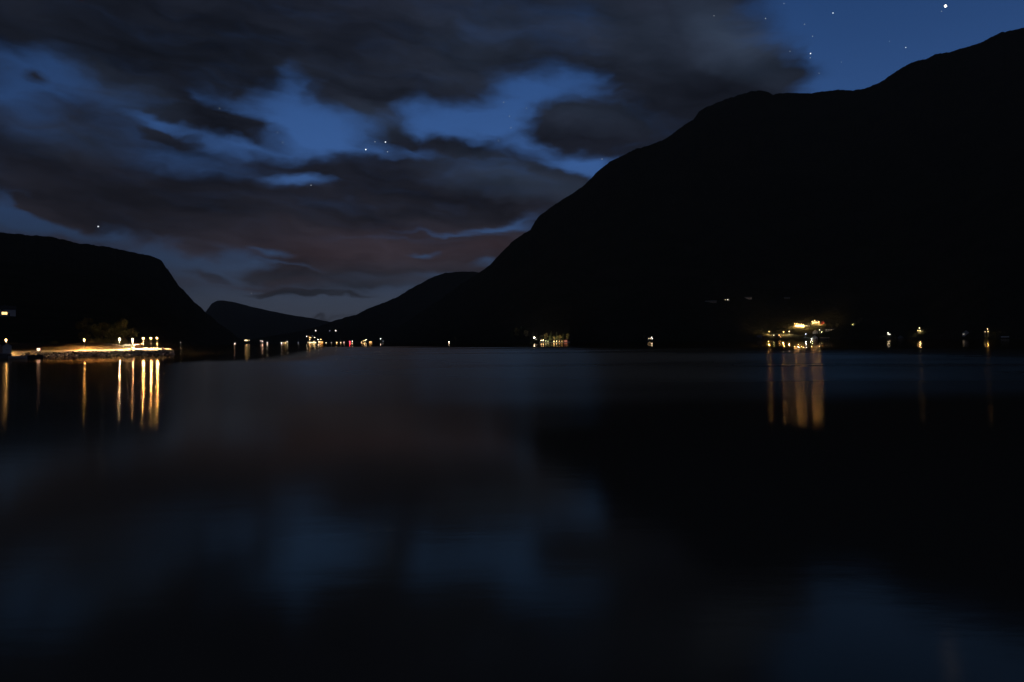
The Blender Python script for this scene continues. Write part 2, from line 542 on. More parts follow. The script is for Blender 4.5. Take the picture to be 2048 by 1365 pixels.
big_ridge = [(640, 690, 2500), (700, 688, 2600), (740, 680, 2700), (770, 667, 2800), (800, 652, 2900), (840, 626, 2950), (880, 600, 2950), (920, 570, 2900), (945, 555, 2850),
    (960, 546, 2820), (980, 531, 2800), (1005, 505, 2760), (1028, 482, 2740), (1062, 460, 2700), (1079, 434, 2680), (1108, 412, 2660), (1140, 392, 2640), (1170, 372, 2620), (1200, 342, 2600),
    (1222, 324, 2600), (1250, 311, 2600), (1275, 298, 2600), (1300, 292, 2600), (1338, 276, 2600), (1370, 252, 2600), (1390, 240, 2600), (1402, 223, 2600), (1419, 214, 2600), (1438, 206, 2600),
    (1457, 198, 2600), (1482, 190, 2600), (1508, 183, 2600), (1527, 181, 2600), (1540, 184, 2600), (1550, 189, 2590), (1577, 186, 2570), (1621, 187, 2540), (1663, 182, 2510), (1682, 179, 2500),
    (1707, 181.5, 2480), (1735, 177, 2450), (1761, 167, 2420), (1789, 149, 2400), (1811, 134, 2380), (1837, 122, 2350), (1856, 119, 2330), (1875, 109, 2310), (1903, 105, 2280), (1935, 95, 2250),
    (1966, 86, 2220), (1985, 76, 2200), (2007, 65, 2180), (2050, 57, 2120), (2200, 30, 2000), (2500, 10, 1800), (3000, 60, 1500)]
big_foot = [(640, 2380, -1), (740, 2250, -1), (800, 1950, -1), (860, 1500, -1), (898, 1330, -1), (960, 1230, -1), (1040, 1060, -1), (1085, 985, -1), (1140, 985, -1), (1180, 1150, -1), (1240, 1150, -1),
    (1300, 1060, -1), (1400, 1180, -1), (1539, 1275, -1), (1640, 1260, -1), (1700, 1180, -1), (1839, 1130, -1), (1975, 900, -1), (2060, 840, -1), (2300, 640, -1), (3000, 340, -1)]
pb = lambda t: 0.42 * t + 0.58 * t ** 1.9
slope('right_mountain', big_foot, big_ridge, 640, 3000, 2.5, 70, pb, 0.07, 1.7, M_FOREST, 3.1)

left_ridge = [(-900, 380, 1100), (-500, 420, 1400), (-200, 450, 1650), (0, 465, 1800), (50, 470, 1850), (100, 473, 1900), (160, 487, 2000), (210, 493, 2100), (260, 503, 2250), (310, 514, 2400), (325, 522, 2420),
    (340, 543, 2420), (360, 573, 2400), (380, 594, 2380), (400, 614, 2360), (430, 640, 2360), (460, 663, 2380), (480, 678, 2400), (500, 686, 2450), (520, 689, 2500)]
left_foot = [(-900, 150, -1), (-300, 240, 2), (0, 282, 4.0), (168, 288, 4.0), (235, 296, 3.5), (262, 330, 0.5), (300, 520, -1), (340, 800, -1), (380, 1250, -1), (430, 1650, -1), (470, 2000, -1), (520, 2280, -1)]
pl_ = lambda t: 0.40 * t + 0.60 * t ** 1.8
slope('left_mountain', left_foot, left_ridge, -900, 520, 2.5, 60, pl_, 0.06, 1.7, M_FOREST, 9.4)

b_ridge = [(440, 689, 3000), (480, 684, 3100), (520, 676, 3300), (560, 669, 3500), (606, 662, 3700), (640, 652, 3900), (665, 643, 4000), (700, 632, 4100), (715, 629, 4100), (740, 616, 4150), (770, 605, 4200), (800, 592, 4250),
    (820, 579, 4300), (850, 563, 4300), (863, 556, 4300), (890, 546.5, 4300), (905, 545, 4300), (915, 544, 4300), (930, 543.5, 4300), (955, 544.5, 4300), (1000, 550, 4300), (1200, 600, 4300)]
b_foot = [(430, 1980, -1), (470, 2050, -1), (560, 2200, -1), (620, 2300, -1), (700, 2400, -1), (760, 2480, -1), (900, 3200, -1), (1200, 3400, -1)]
slope('middle_mountain', b_foot, b_ridge, 430, 1200, 2.5, 46, lambda t: 0.75 * t + 0.25 * t * t, 0.03, 1.0, M_FOREST, 5.7)

a_ridge = [(340, 680, 6500), (390, 650, 6600), (415, 620, 6700), (424, 608, 6700), (434, 602, 6700), (446, 601, 6700), (472, 605, 6700), (500, 613, 6700), (540, 622, 6700), (580, 630, 6700), (620, 636, 6700), (650, 642, 6700), (720, 655, 6700), (800, 672, 6700)]
a_foot = [(340, 4300, -1), (800, 4600, -1)]
slope('far_mountain', a_foot, a_ridge, 340, 800, 4, 30, lambda t: t ** 1.1, 0.03, 0.5, M_FOREST, 1.3, back=0.6)

# the fjord
wm = MB()
wm.poly([(-8600, -400, 0), (8600, -400, 0), (8600, 8900, 0), (-8600, 8900, 0)], [(0, 1, 2, 3)])
wm.build('water', M_WATER, kind='structure')
# sea bed below the water sheet
sb = MB()
sb.poly([(-8600, -400, -4), (8600, -400, -4), (8600, 8900, -4), (-8600, 8900, -4)], [(0, 1, 2, 3)])
sb.build('ground', M_STONE3, kind='structure')

# the stone spit with its gravel road, falling slightly towards the water
QUAY = [  # bearing px, front depth, front px y, back depth, back px y, foot-of-rocks depth
    (-260, 205, 712.0, 217, 706.5, 198), (-60, 218, 708.5, 230, 704.0, 211), (22, 224, 706.3, 236, 702.0, 217), (60, 228, 705.4, 240, 701.6, 220), (168, 238, 703.8, 250, 700.4, 230),
    (250, 243, 702.4, 256, 698.2, 234.5), (300, 246, 701.6, 260, 696.9, 237.5), (337, 249, 701.0, 264, 696.4, 241)]
qm = MB()
cols = []
for x in range(-260, 338, 6):
    df, yf, db, yb, dw = (lerp_tab(QUAY, x, j) for j in range(1, 6))
    f, r = at(x, yf, df), at(x, yb, db)
    foot = at(x, hor(x), dw); foot.z = -1.2
    back = r + (r - f) * 0.9; back.z = r.z - 0.1
    bk2 = r + (r - f) * 1.6; bk2.z = -1.5
    foot2 = foot.copy(); foot2.z = -1.2
    row = [foot2, f - Vector((0, 0, 0.12)), f]
    for k in range(1, 6):
        p = f.lerp(r, k / 6); p.z += 0.04 * noise.noise((p.x * 0.2, p.y * 0.2, 0)); row.append(p)
    row += [r, back, bk2]
    cols.append(row)
# rounded head of the spit
last = cols[-1]
cen = (last[2] + last[8]) / 2
for k in range(1, 5):
    a = k / 5.5
    cols.append([p + Vector((3.0 * a, 1.2 * a, 0)) - Vector((0, 0, max(0, a - 0.4) * 2.6)) + (cen - p) * 0.5 * a * a for p in last])
nr = len(cols[0])
for c in cols: qm.v += [tuple(p) for p in c]
for i in range(len(cols) - 1):
    for r in range(nr - 1):
        a = i * nr + r
        qm.f.append((a, a + nr, a + nr + 1, a + 1))
quay = qm.build('quay', M_QUAY, kind='structure')
TERR.append((qm.v, qm.f))

# grassy bank along the back of the road
bm_ = MB()
NB = 9
xs = list(range(-260, 272, 4))
for x in xs:
    db, yb = lerp_tab(QUAY, x, 3), lerp_tab(QUAY, x, 4)
    r = at(x, yb, db)
    hgt = 2.9 * (1 - max(0, (x - 205) / 66.0) ** 1.3 if x > 205 else 1)
    d = ray(x, hor(x)); d.z = 0
    for k in range(NB):
        t = k / (NB - 1)
        p = r + d * (t * 16.0)
        p.z = r.z - 0.06 + hgt * (t ** 0.75) + 0.35 * noise.noise((p.x * 0.25, p.y * 0.25, 3)) * math.sin(math.pi * min(1, t * 1.0)) * min(1, hgt)
        if k == NB - 1: p.z -= 1.2
        bm_.v.append(tuple(p))
for i in range(len(xs) - 1):
    for k in range(NB - 1):
        a = i * NB + k
        bm_.f.append((a, a + NB, a + NB + 1, a + 1))
bm_.build('hillside_bank', M_GRASS, smooth=True, kind='structure')
TERR.append((bm_.v, bm_.f))

allv, allf = [], []
for v, f in TERR:
    k = len(allv)
    allv += v
    allf += [tuple(i + k for i in q) for q in f]
BVH = BVHTree.FromPolygons([Vector(v) for v in allv], allf)

def ground_xy(x, y):
    h = BVH.ray_cast(Vector((x, y, 3000)), Vector((0, 0, -1)))
    return h[0].z if h[0] is not None else 0.0

def ground(px, py):
    """where the line of sight meets dry land (moves up the picture to the nearest shore)"""
    for k in range(60):
        h = BVH.ray_cast(CAM, ray(px, py).normalized())
        if h[0] is not None and h[0].z > 0.35:
            return h[0]
        py -= 0.25
    return at(px, hor(px), 1500)

# stones of the breakwater: each one a part of the quay
random.seed(11)
def rock_mesh(seed, m):
    bm = bmesh.new()
    bmesh.ops.create_icosphere(bm, subdivisions=1, radius=1.0)
    rr = random.Random(seed)
    for v in bm.verts:
        v.co *= 0.78 + 0.42 * rr.random()
        v.co.z *= 0.9
    me = bpy.data.meshes.new('stone')
    bm.to_mesh(me)
    bm.free()
    me.materials.append(m)
    return me
ROCKS = [rock_mesh(i, (M_STONE, M_STONE, M_STONE2, M_STONE3)[i % 4]) for i in range(10)]
nst = 0
x = 50.0
while x < 345:
    xx = min(x, 337)
    df, yf, db, yb, dw = (lerp_tab(QUAY, xx, j) for j in range(1, 6))
    f = at(xx, yf, df)
    lo = at(xx, hor(xx), dw - 1.0); lo.z = -0.05
    if x > 337:
        off = Vector(((x - 337) * 0.26, 1.5 + (x - 337) * 0.1, 0))
        f = f + off - Vector((0, 0, (x - 337) * 0.05)); lo = lo + off * 1.2
    for r in range(5):
        t = (r + random.uniform(-0.3, 0.3)) / 4.2
        p = lo.lerp(f, t)
        s = random.uniform(0.42, 0.95) * (1.1 - 0.25 * t)
        p += Vector((random.uniform(-0.5, 0.5), random.uniform(-0.5, 0.5), 0))
        p.z += -0.16 + random.uniform(-0.1, 0.16)
        o = inst('stone', random.choice(ROCKS), quay, p, (random.uniform(-.4, .4), random.uniform(-.4, .4), random.uniform(0, 6.28)),
                 (s * random.uniform(0.9, 1.5), s * random.uniform(0.8, 1.2), s * random.uniform(0.5, 0.8)))
        nst += 1
    x += random.uniform(5.6, 7.6)

# ------------------------------------------------------------------ haze
hz = MB().box(-8800, 8800, -600, 9100, -6, 1180)
hm = bpy.data.materials.new('haze')
hm.use_nodes = True
hm.node_tree.nodes.clear()
ho = hm.node_tree.nodes.new('ShaderNodeOutputMaterial')
hv = hm.node_tree.nodes.new('ShaderNodeVolumePrincipled')
hv.inputs['Color'].default_value = (0.95, 0.93, 0.90, 1)
hv.inputs['Density'].default_value = 0.00005
hv.inputs['Anisotropy'].default_value = 0.0
hm.node_tree.links.new(hv.outputs[0], ho.inputs['Volume'])
hz.build('haze', hm, kind='stuff')

# ------------------------------------------------------------------ lamps
WARM = (1.0, 0.58, 0.20); AMBER = (1.0, 0.45, 0.10); CREAM = (1.0, 0.72, 0.38); COOL = (1.0, 0.88, 0.72); PINK = (1.0, 0.66, 0.58); BLUEW = (0.72, 0.76, 1.0); RED = (1.0, 0.03, 0.07); GREENY = (0.95, 0.95, 0.5)
_ico = {}
def bulb_mesh(m, sub=2):
    if (m.name, sub) not in _ico:
        bm = bmesh.new()
        bmesh.ops.create_icosphere(bm, subdivisions=sub, radius=1.0)
        me = bpy.data.meshes.new('bulb')
        bm.to_mesh(me); bm.free()
        me.materials.append(m)
        for p in me.polygons: p.use_smooth = True
        _ico[(m.name, sub)] = me
    return _ico[(m.name, sub)]

def spot(parent, z, energy, col, angle=164.0, blend=0.10, r=0.12):
    l = bpy.data.lights.new('lamp_light', 'SPOT')
    l.energy = energy
    l.color = col
    l.spot_size = math.radians(angle)
    l.spot_blend = blend
    l.shadow_soft_size = r
    o = bpy.data.objects.new('lamp_light', l)
    COL.objects.link(o)
    o.parent = parent
    o.location = (0, 0, z)
    return o

def glow_lamp(parent, z, r, L, col, Lb):
    """lit globe: a glowing bulb mesh and the lamp's own light, a sphere lamp of the same size around it"""
    inst('bulb', bulb_mesh(emis(col, Lb, False), 1), parent, (0, 0, z), sc=(r, r, r))
    l = bpy.data.lights.new('bulb_light', 'POINT')
    l.energy = 4 * math.pi ** 2 * r * r * L
    l.color = col
    l.shadow_soft_size = r * 1.02
    o = bpy.data.objects.new('bulb_light', l)
    COL.objects.link(o)
    o.parent = parent
    o.location = (0, 0, z)
    return o

def quay_lamp(px, py, D, label, L=700.0, col=WARM, r=0.24, watt=70000.0, group='street lamps along the stone spit'):
    """post-top lamp: base plate, tapered pole, collar, hood and glowing lantern"""
    top = at(px, py, D)
    z0 = ground_xy(top.x, top.y)
    h = top.z - z0
    e = empty('street_lamp', (top.x, top.y, z0), 0, label, 'street lamp', group)
    MB().lathe((0, 0, 0), [(0.22, 0.0), (0.22, 0.04), (0.12, 0.06), (0.10, 0.35)], 10).build('base', M_METAL, e)
    MB().tube([(0, 0, 0.3), (0, 0, h * 0.45), (0, 0, h - r * 1.1)], [0.08, 0.065, 0.045], 10).build('pole', M_POLE, e, smooth=True)
    MB().lathe((0, 0, h * 0.45), [(0.085, -0.1), (0.13, -0.06), (0.13, 0.06), (0.085, 0.1)], 10).build('collar', M_METAL, e)
    MB().lathe((0, 0, h), [(r * 0.35, -r * 1.15), (r * 0.55, -r * 0.95), (r * 0.55, -r * 0.8)], 12).build('lamp_holder', M_METAL, e)
    hood = MB().lathe((0, 0, h), [(r * 1.15, r * 0.62), (r * 1.1, r * 0.78), (r * 0.5, r * 1.12), (0.02, r * 1.2)], 12).build('hood', M_DARKM, e)
    glow_lamp(e, h, r, L, col, 24.0)
    if watt: spot(e, h - r * 1.3, watt, col)
    return e

NL = []
def far_lamp(px, py, size, col, L, label, group, hm=7.0, cat='street lamp', name='street_lamp', watt=0.0, lk=0.12, up=0.0, far_streak=0.0):
    dpx = 5.0
    for k in range(4):
        g = ground(px, py + dpx)
        D = g.y
        dpx = max(1.0, hm * F_PX / D)
    top = at(px, py, D)
    h = max(1.6, top.z - g.z)
    r = max(0.18, size * 0.36 * D / F_PX)  # globe drawn oversized: the lamp's bloom is built into its size
    L *= lk
    e = empty(name, g, 0, label, cat, group)
    MB().tube([(0, 0, -0.2), (0, 0, h - r * 0.6)], [0.16, 0.09], 6).build('pole', M_METAL, e)
    MB().lathe((0, 0, h), [(r * 1.9, r * 0.45), (r * 1.7, r * 0.8), (0.02, r * 1.35)], 8).build('hood', M_DARKM, e)
    if (L * r * r > 60 and g.y < 1800) or far_streak:
        if far_streak: L *= far_streak
        glow_lamp(e, h, r, L, col, 7.0)
    else:                                  # small far lamps: the glowing bulb alone
        inst('bulb', bulb_mesh(emis(col, min(L, 14.0), False), 1), e, (0, 0, h), sc=(r, r, r))
    if watt > 4000: spot(e, h - r * 1.2, watt, col, 150, 0.15, 0.3)
    if up:
        o = spot(e, h + r * 1.3, up, col, 150, 0.4, 0.3)
        o.rotation_euler = (math.radians(150), 0, 0)      # floodlight tilted up at the trees behind it
    return e

# ------------------------------------------------------------------ houses
def house(px, py, wd, hw, label, cat='house', group=None, walls=M_WHITE, dep=None, rz=0.0, gable=True, roof_h=None, wins=(), name='house', z=None, D=None, door=True, chimney=True, roofm=None):
    """py is the picture line of the house's foot.  wins: (x, z, w, h, emission material or None) on the front"""
    g = ground(px, py) if D is None else at(px, py, D)
    if z is not None: g = Vector((g.x, g.y, z))
    dep = dep or wd * 0.8
    rh = roof_h if roof_h is not None else wd * 0.42
    face = math.atan2(g.x, g.y)
    e = empty(name, g, -face + rz, label, cat, group)
    x0, x1 = -wd / 2, wd / 2
    wl = MB()
    if gable:      # gable end faces the front
        wl.poly([(x0, 0, -1.5), (x1, 0, -1.5), (x1, 0, hw), (0, 0, hw + rh), (x0, 0, hw), (x0, dep, -1.5), (x1, dep, -1.5), (x1, dep, hw), (0, dep, hw + rh), (x0, dep, hw)],
                [(0, 1, 2, 3, 4), (9, 8, 7, 6, 5), (1, 6, 7, 2), (5, 0, 4, 9)])
    else:
        wl.poly([(x0, 0, -1.5), (x1, 0, -1.5), (x1, 0, hw), (x0, 0, hw), (x0, dep, -1.5), (x1, dep, -1.5), (x1, dep, hw), (x0, dep, hw), (x0, dep / 2, hw + rh), (x1, dep / 2, hw + rh)],
                [(0, 1, 2, 3), (7, 6, 5, 4), (1, 5, 6, 9, 2), (4, 0, 3, 8, 7)])
    wl.build('wall', walls, e)
    rf = MB()
    t = 0.18
    o = 0.35
    if gable:
        sl_ = rh / (wd / 2)
        for s in (-1, 1):
            a, b_ = s * (wd / 2 + o), 0.0
            za = hw - o * sl_ + 0.02
            pts = [(a, -o, za), (b_, -o, hw + rh + 0.02), (b_, dep + o, hw + rh + 0.02), (a, dep + o, za)]
            rf.poly(pts + [(p[0], p[1], p[2] + t) for p in pts], [(0, 1, 2, 3), (7, 6, 5, 4), (0, 4, 5, 1), (1, 5, 6, 2), (2, 6, 7, 3), (3, 7, 4, 0)])
    else:
        sl_ = rh / (dep / 2)
        for s in (0, 1):
            ya = -o if s == 0 else dep + o
            za = hw - o * sl_ + 0.02
            pts = [(x0 - o, ya, za), (x1 + o, ya, za), (x1 + o, dep / 2, hw + rh + 0.02), (x0 - o, dep / 2, hw + rh + 0.02)]
            rf.poly(pts + [(p[0], p[1], p[2] + t) for p in pts], [(0, 1, 2, 3), (7, 6, 5, 4), (0, 4, 5, 1), (1, 5, 6, 2), (2, 6, 7, 3), (3, 7, 4, 0)])
    ro = rf.build('roof', roofm or M_ROOF, e)
    if chimney:
        cz = hw + rh * 0.7
        MB().box(wd * 0.12, wd * 0.12 + 0.6, dep * 0.55, dep * 0.55 + 0.6, cz, hw + rh + 0.9).build('chimney', M_CONC, ro)
    for (wx_, wz, ww, wh, em) in wins:
        fr = MB()
        q = 0.10
        fr.box(wx_ - ww / 2 - q, wx_ + ww / 2 + q, -0.10, 0.03, wz - wh / 2 - q, wz - wh / 2)
        fr.box(wx_ - ww / 2 - q, wx_ + ww / 2 + q, -0.10, 0.03, wz + wh / 2, wz + wh / 2 + q)
        fr.box(wx_ - ww / 2 - q, wx_ - ww / 2, -0.10, 0.03, wz - wh / 2, wz + wh / 2)
        fr.box(wx_ + ww / 2, wx_ + ww / 2 + q, -0.10, 0.03, wz - wh / 2, wz + wh / 2)
        fr.box(wx_ - 0.03, wx_ + 0.03, -0.08, 0.0, wz - wh / 2, wz + wh / 2)
        w_ = fr.build('window', M_WHITE, e)
        MB().poly([(wx_ - ww / 2, -0.04, wz - wh / 2), (wx_ + ww / 2, -0.04, wz - wh / 2), (wx_ + ww / 2, -0.04, wz + wh / 2), (wx_ - ww / 2, -0.04, wz + wh / 2)], [(0, 1, 2, 3)]).build('pane', em or M_GLASS, w_)
    if door:
        dx = x0 + wd * 0.78
        d_ = MB().box(dx - 0.45, dx + 0.45, -0.06, 0.02, 0.0, 2.05).build('door', M_WOOD, e)
        MB().box(dx - 0.36, dx - 0.28, -0.12, -0.06, 0.98, 1.06).build('handle', M_METAL, d_)
    return e

# ------------------------------------------------------------------ trees
def tree_meshes(kind, seed, H, nleaf, ls):
    rr = random.Random(seed)
    tr = MB()
    tr.tube([(0, 0, -0.5), (rr.uniform(-.2, .2), rr.uniform(-.2, .2), H * 0.35), (rr.uniform(-.4, .4), rr.uniform(-.4, .4), H * 0.85)], [H * 0.022, H * 0.015, H * 0.004], 7)
    cl_ = []
    if kind == 'leafy':
        for k in range(11):
            a = rr.uniform(0, 6.283); z = H * rr.uniform(0.3, 0.9); r = H * 0.26 * math.sin(math.pi * min(1, (z / H - 0.12) / 0.95)) * rr.uniform(0.5, 1.1)
            c = Vector((math.cos(a) * r, math.sin(a) * r, z))
            tr.tube([(0, 0, z * 0.62), c * 0.6 + Vector((0, 0, z * 0.28)), c], [H * 0.008, H * 0.005, H * 0.002], 5)
            cl_.append((c, H * rr.uniform(0.09, 0.17)))
        cl_.append((Vector((0, 0, H * 0.9)), H * 0.1))
    else:
        for k in range(26):
            t = k / 25
            z = H * (0.12 + 0.86 * t); a = k * 2.4; r = H * 0.15 * (1 - t) * rr.uniform(0.6, 1.1)
            c = Vector((math.cos(a) * r, math.sin(a) * r, z - r * 0.4))
            tr.tube([(0, 0, z), c], [H * 0.004, H * 0.0015], 4)
            cl_.append((c, H * 0.07 * (1.1 - 0.75 * t)))
    cr = MB()
    for i in range(nleaf):
        c, r = rr.choice(cl_)
        d = Vector((rr.gauss(0, 1), rr.gauss(0, 1), rr.gauss(0, 0.8))).normalized() * r * rr.random() ** 0.45
        p = c + d
        a = Vector((rr.gauss(0, 1), rr.gauss(0, 1), rr.gauss(0, 1))).normalized()
        b_ = a.orthogonal().normalized()
        s = ls * rr.uniform(0.6, 1.4)
        cr.poly([p - a * s, p + b_ * s * 0.5, p + a * s, p - b_ * s * 0.5], [(0, 1, 2, 3)])
    return tr.mesh('trunk', M_BARK), cr.mesh('crown', M_LEAF if kind == 'leafy' else M_LEAF2)

TREES = [tree_meshes('leafy', 1, 16.0, 2600, 0.42), tree_meshes('leafy', 2, 16.0, 2600, 0.42), tree_meshes('conifer', 3, 16.0, 2200, 0.40), tree_meshes('conifer', 4, 16.0, 2200, 0.40)]
def tree(px, py, H, k, label, group, D=None, name='tree'):
    g = ground(px, py) if D is None else at(px, hor(px), D)
    if D is not None: g.z = ground_xy(g.x, g.y)
    name = 'leafy_tree' if k < 2 else 'spruce_tree'
    e = empty(name, g, random.uniform(0, 6.28), label, 'tree', group)
    s = H / 16.0
    inst('trunk', TREES[k][0], e, sc=(s, s, s))
    inst('crown', TREES[k][1], e, sc=(s, s, s))
    return e

# ------------------------------------------------------------------ the spit: lamps
quay_lamp(12, 680.0, 223.5, 'street lamp whose head shows above the boathouse gables', L=60, r=0.26, watt=9000)
quay_lamp(168.5, 679.5, 250, 'street lamp standing alone midway along the lit road of the spit', L=420, r=0.24, watt=52000)
quay_lamp(239, 678.0, 275, 'white lamp rising behind the bushes, its pole hidden by the bank', L=1100, col=(1.0, 0.76, 0.46), r=0.28, watt=20000)
quay_lamp(265, 678.5, 257, 'pinkish street lamp just beside the dark parked car', L=420, col=(1.0, .62, .32), r=0.25)
quay_lamp(286.5, 677.0, 258, 'street lamp nearest the car in the trio at the head of the spit', L=2600, r=0.29, watt=0)
quay_lamp(302, 676.8, 260, 'middle street lamp of the trio at the head of the spit', L=2400, r=0.28, watt=120000)
quay_lamp(314, 676.5, 261, 'outermost street lamp of the trio, next to the tip of the spit', L=2600, r=0.30, watt=0)

# small bollard light on the water side of the road
p = at(77, 699.3, 232)
z0 = ground_xy(p.x, p.y)
e = empty('bollard_light', (p.x, p.y, z0), 0, 'low pink glowing bollard light at the edge of the road', 'bollard light')
hh = p.z - z0
MB().lathe((0, 0, 0), [(0.2, 0), (0.16, 0.1), (0.14, max(0.2, hh - 0.45))], 10).build('post', M_METAL, e)
MB().box(-0.36, 0.36, -0.3, 0.3, hh - 0.36, hh + 0.36).build('lantern', emis(PINK, 1.8, False), e)
MB().box(-0.42, 0.42, -0.36, 0.36, hh + 0.37, hh + 0.45).build('cap', M_DARKM, e)

# boathouses on the dark seawall
sw = MB()
pts = []
for x in (-120, -60, -20, 23):
    a = at(x, 717.5, 4.0 * F_PX / (717.5 - hor(x))); a.z = 0
    pts.append(a)
k0 = len(sw.v)
for a in pts:
    d = Vector((a.x, a.y, 0)).normalized()
    for q, z in ((0, -2.0), (0, 1.33), (16, 1.36), (16, -2.0)):
        sw.v.append(tuple(a + d * q + Vector((0, 0, z))))
for i in range(len(pts) - 1):
    for k in range(4):
        sw.f.append((i * 4 + k, (i + 1) * 4 + k, (i + 1) * 4 + (k + 1) % 4, i * 4 + (k + 1) % 4))
sw.f.append((len(sw.v) - 4, len(sw.v) - 1, len(sw.v) - 2, len(sw.v) - 3))
tag(sw.build('seawall', M_CONC), 'dark concrete seawall carrying the two boathouses', 'seawall')
BD = 216.0
def boathouse(px0, px1, label, walls):
    wd = (px1 - px0) / F_PX * BD
    c = at((px0 + px1) / 2, 700, BD)
    e = house((px0 + px1) / 2, 700, wd, 2.35, label, 'boathouse', 'boathouses on the seawall', walls, dep=5.0, roof_h=0.85, name='boathouse', D=BD, z=1.36, door=False, chimney=False)
    for s in (-1, 1):
        d_ = MB().box(min(0.02 * s, s * wd * 0.3), max(0.02 * s, s * wd * 0.3), -0.07, 0.02, 0.05, 2.0).build('door', walls, e)
        MB().box(s * 0.12 - 0.04, s * 0.12 + 0.04, -0.13, -0.07, 0.95, 1.15).build('handle', M_DARKM, d_)
boathouse(7.0, 21.5, 'grey-white gabled boathouse with the lamp right above its ridge', M_WHITE)
boathouse(-12.0, 5.0, 'pinkish gabled boathouse cut off by the picture edge', mat('pink_boards', (0.62, 0.42, 0.34), 0.7, 0.3, 0.1, 2.0))

# house on the hillside above
house(1, 632.5, 16.5 * 2 * 700 / F_PX, 4.6, 'big white house high on the dark hillside with one lit window', 'house', None, M_WHITE, dep=9, gable=False, roof_h=2.6,
      wins=[(2.2, 1.9, 3.0, 1.7, emis(WARM, 2.6)), (1.0, 4.0, 1.3, 0.8, None), (-4.0, 1.9, 1.6, 1.5, None)])

# moored boats below the seawall
def boat(px0, px1, py, label, m, cabin, D):
    c = at((px0 + px1) / 2, hor((px0 + px1) / 2), D)
    L = (px1 - px0) / F_PX * D
    e = empty('boat', (c.x, c.y, 0), math.atan2(c.x, -c.y) * 0 + math.radians(38), label, 'boat', 'boats moored under the seawall')
    n_, hb = 12, 0.75
    L2 = L * 1.15
    def ring(u):
        x_ = (u - 0.5) * L2
        bw = 0.85 * (1 - max(0, (u - 0.45) / 0.55) ** 2.2)
        sh = hb + 0.35 * max(0, u - 0.4) ** 1.5
        return [(x_, -bw, sh), (x_, -bw * 0.8, 0.15), (x_, 0, -0.25), (x_, bw * 0.8, 0.15), (x_, bw, sh), (x_, bw * 0.9, sh - 0.02), (x_, 0, 0.25 + 0.2 * u), (x_, -bw * 0.9, sh - 0.02)]
    mb = MB()
    rings = [ring(i / n_) for i in range(n_ + 1)]
    fs = []
    for i in range(n_):
        for k in range(8):
            fs.append((i * 8 + k, i * 8 + (k + 1) % 8, (i + 1) * 8 + (k + 1) % 8, (i + 1) * 8 + k))
    fs.append(tuple(range(7, -1, -1))); fs.append(tuple(n_ * 8 + k for k in range(8)))
    mb.poly([p for r in rings for p in r], fs)
    mb.build('hull', m, e)
    for sx in (-0.22, 0.08):
        MB().box(sx * L2 - 0.12, sx * L2 + 0.12, -0.72, 0.72, 0.42, 0.47).build('thwart', M_WOOD, e)
    MB().box(-L2 * 0.5 - 0.25, -L2 * 0.5 - 0.02, -0.18, 0.18, 0.35, 1.05).build('outboard_motor', M_DARKM, e)
    if cabin:
        cb = MB().poly([(-0.6, -0.6, 0.5), (0.9, -0.6, 0.5), (0.9, 0.6, 0.5), (-0.6, 0.6, 0.5), (-0.55, -0.5, 1.05), (0.45, -0.5, 1.05), (0.45, 0.5, 1.05), (-0.55, 0.5, 1.05)],
                  [(4, 5, 6, 7), (0, 1, 5, 4), (1, 2, 6, 5), (2, 3, 7, 6), (3, 0, 4, 7)]).build('cabin', M_DARKM, e)
        MB().box(0.66, 0.70, -0.45, 0.45, 0.75, 0.98).build('windscreen', M_GLASS, cb)
    return e
boat(22, 49, 718.5, 'small pale open boat moored against the seawall', M_HULL, False, 197)
boat(50, 80, 718, 'dark motor boat moored beside the pale open boat', M_HULLD, True, 204)

# car, shed and pale boulders at the head of the spit
def on_quay(px, D):
    p = at(px, hor(px), D)
    p.z = ground_xy(p.x, p.y)
    return p
cp = on_quay(256, 262)
car = empty('parked_car', cp, math.radians(12), 'dark parked car between the bank and the lamps', 'car')
prof = [(-2.1, 0.35), (-2.15, 0.75), (-1.95, 0.95), (-1.2, 1.0), (-0.65, 1.42), (0.75, 1.45), (1.5, 0.98), (2.1, 0.85), (2.15, 0.4)]
cb = MB()
k = len(prof)
cb.poly([(x_, -0.85 + (0.12 if z > 1.1 else 0), z) for x_, z in prof] + [(x_, 0.85 - (0.12 if z > 1.1 else 0), z) for x_, z in prof],
        [tuple(range(k)), tuple(range(2 * k - 1, k - 1, -1))] + [(i, (i + 1) % k + 0, (i + 1) % k + k, i + k) for i in range(k)])
cb.build('body', M_CAR, car)
for s in (-1, 1):
    y_ = s * 0.80
    MB().poly([(-1.0, y_ * 1.0, 1.02), (1.3, y_, 1.02), (0.7, s * 0.745, 1.36), (-0.6, s * 0.745, 1.36)], [(0, 1, 2, 3) if s < 0 else (3, 2, 1, 0)]).build('side_window', M_GLASS, car)
    MB().box(2.10, 2.18, s * 0.6 - 0.16, s * 0.6 + 0.16, 0.62, 0.78).build('headlight', mat('lamp_glass', (0.8, 0.8, 0.78), 0.15, 0.6) if s < 0 else bpy.data.materials['lamp_glass'], car)
    for x_ in (-1.35, 1.35):
        wh = MB().tube([(x_, s * 0.66, 0.32), (x_, s * 0.88, 0.32)], 0.32, 14).build('wheel', M_RUB, car)
        MB().tube([(x_, s * 0.87, 0.32), (x_, s * 0.895, 0.32)], 0.19, 10).build('rim', M_METAL, wh)
house(275.5, 697, 2.1, 1.45, 'low dark timber shed between the parked car and the lamp trio', 'shed', None, M_WOOD, dep=1.8, gable=False, roof_h=0.2, name='storage_shed', D=258, z=on_quay(275.5, 258).z, chimney=False, door=False)
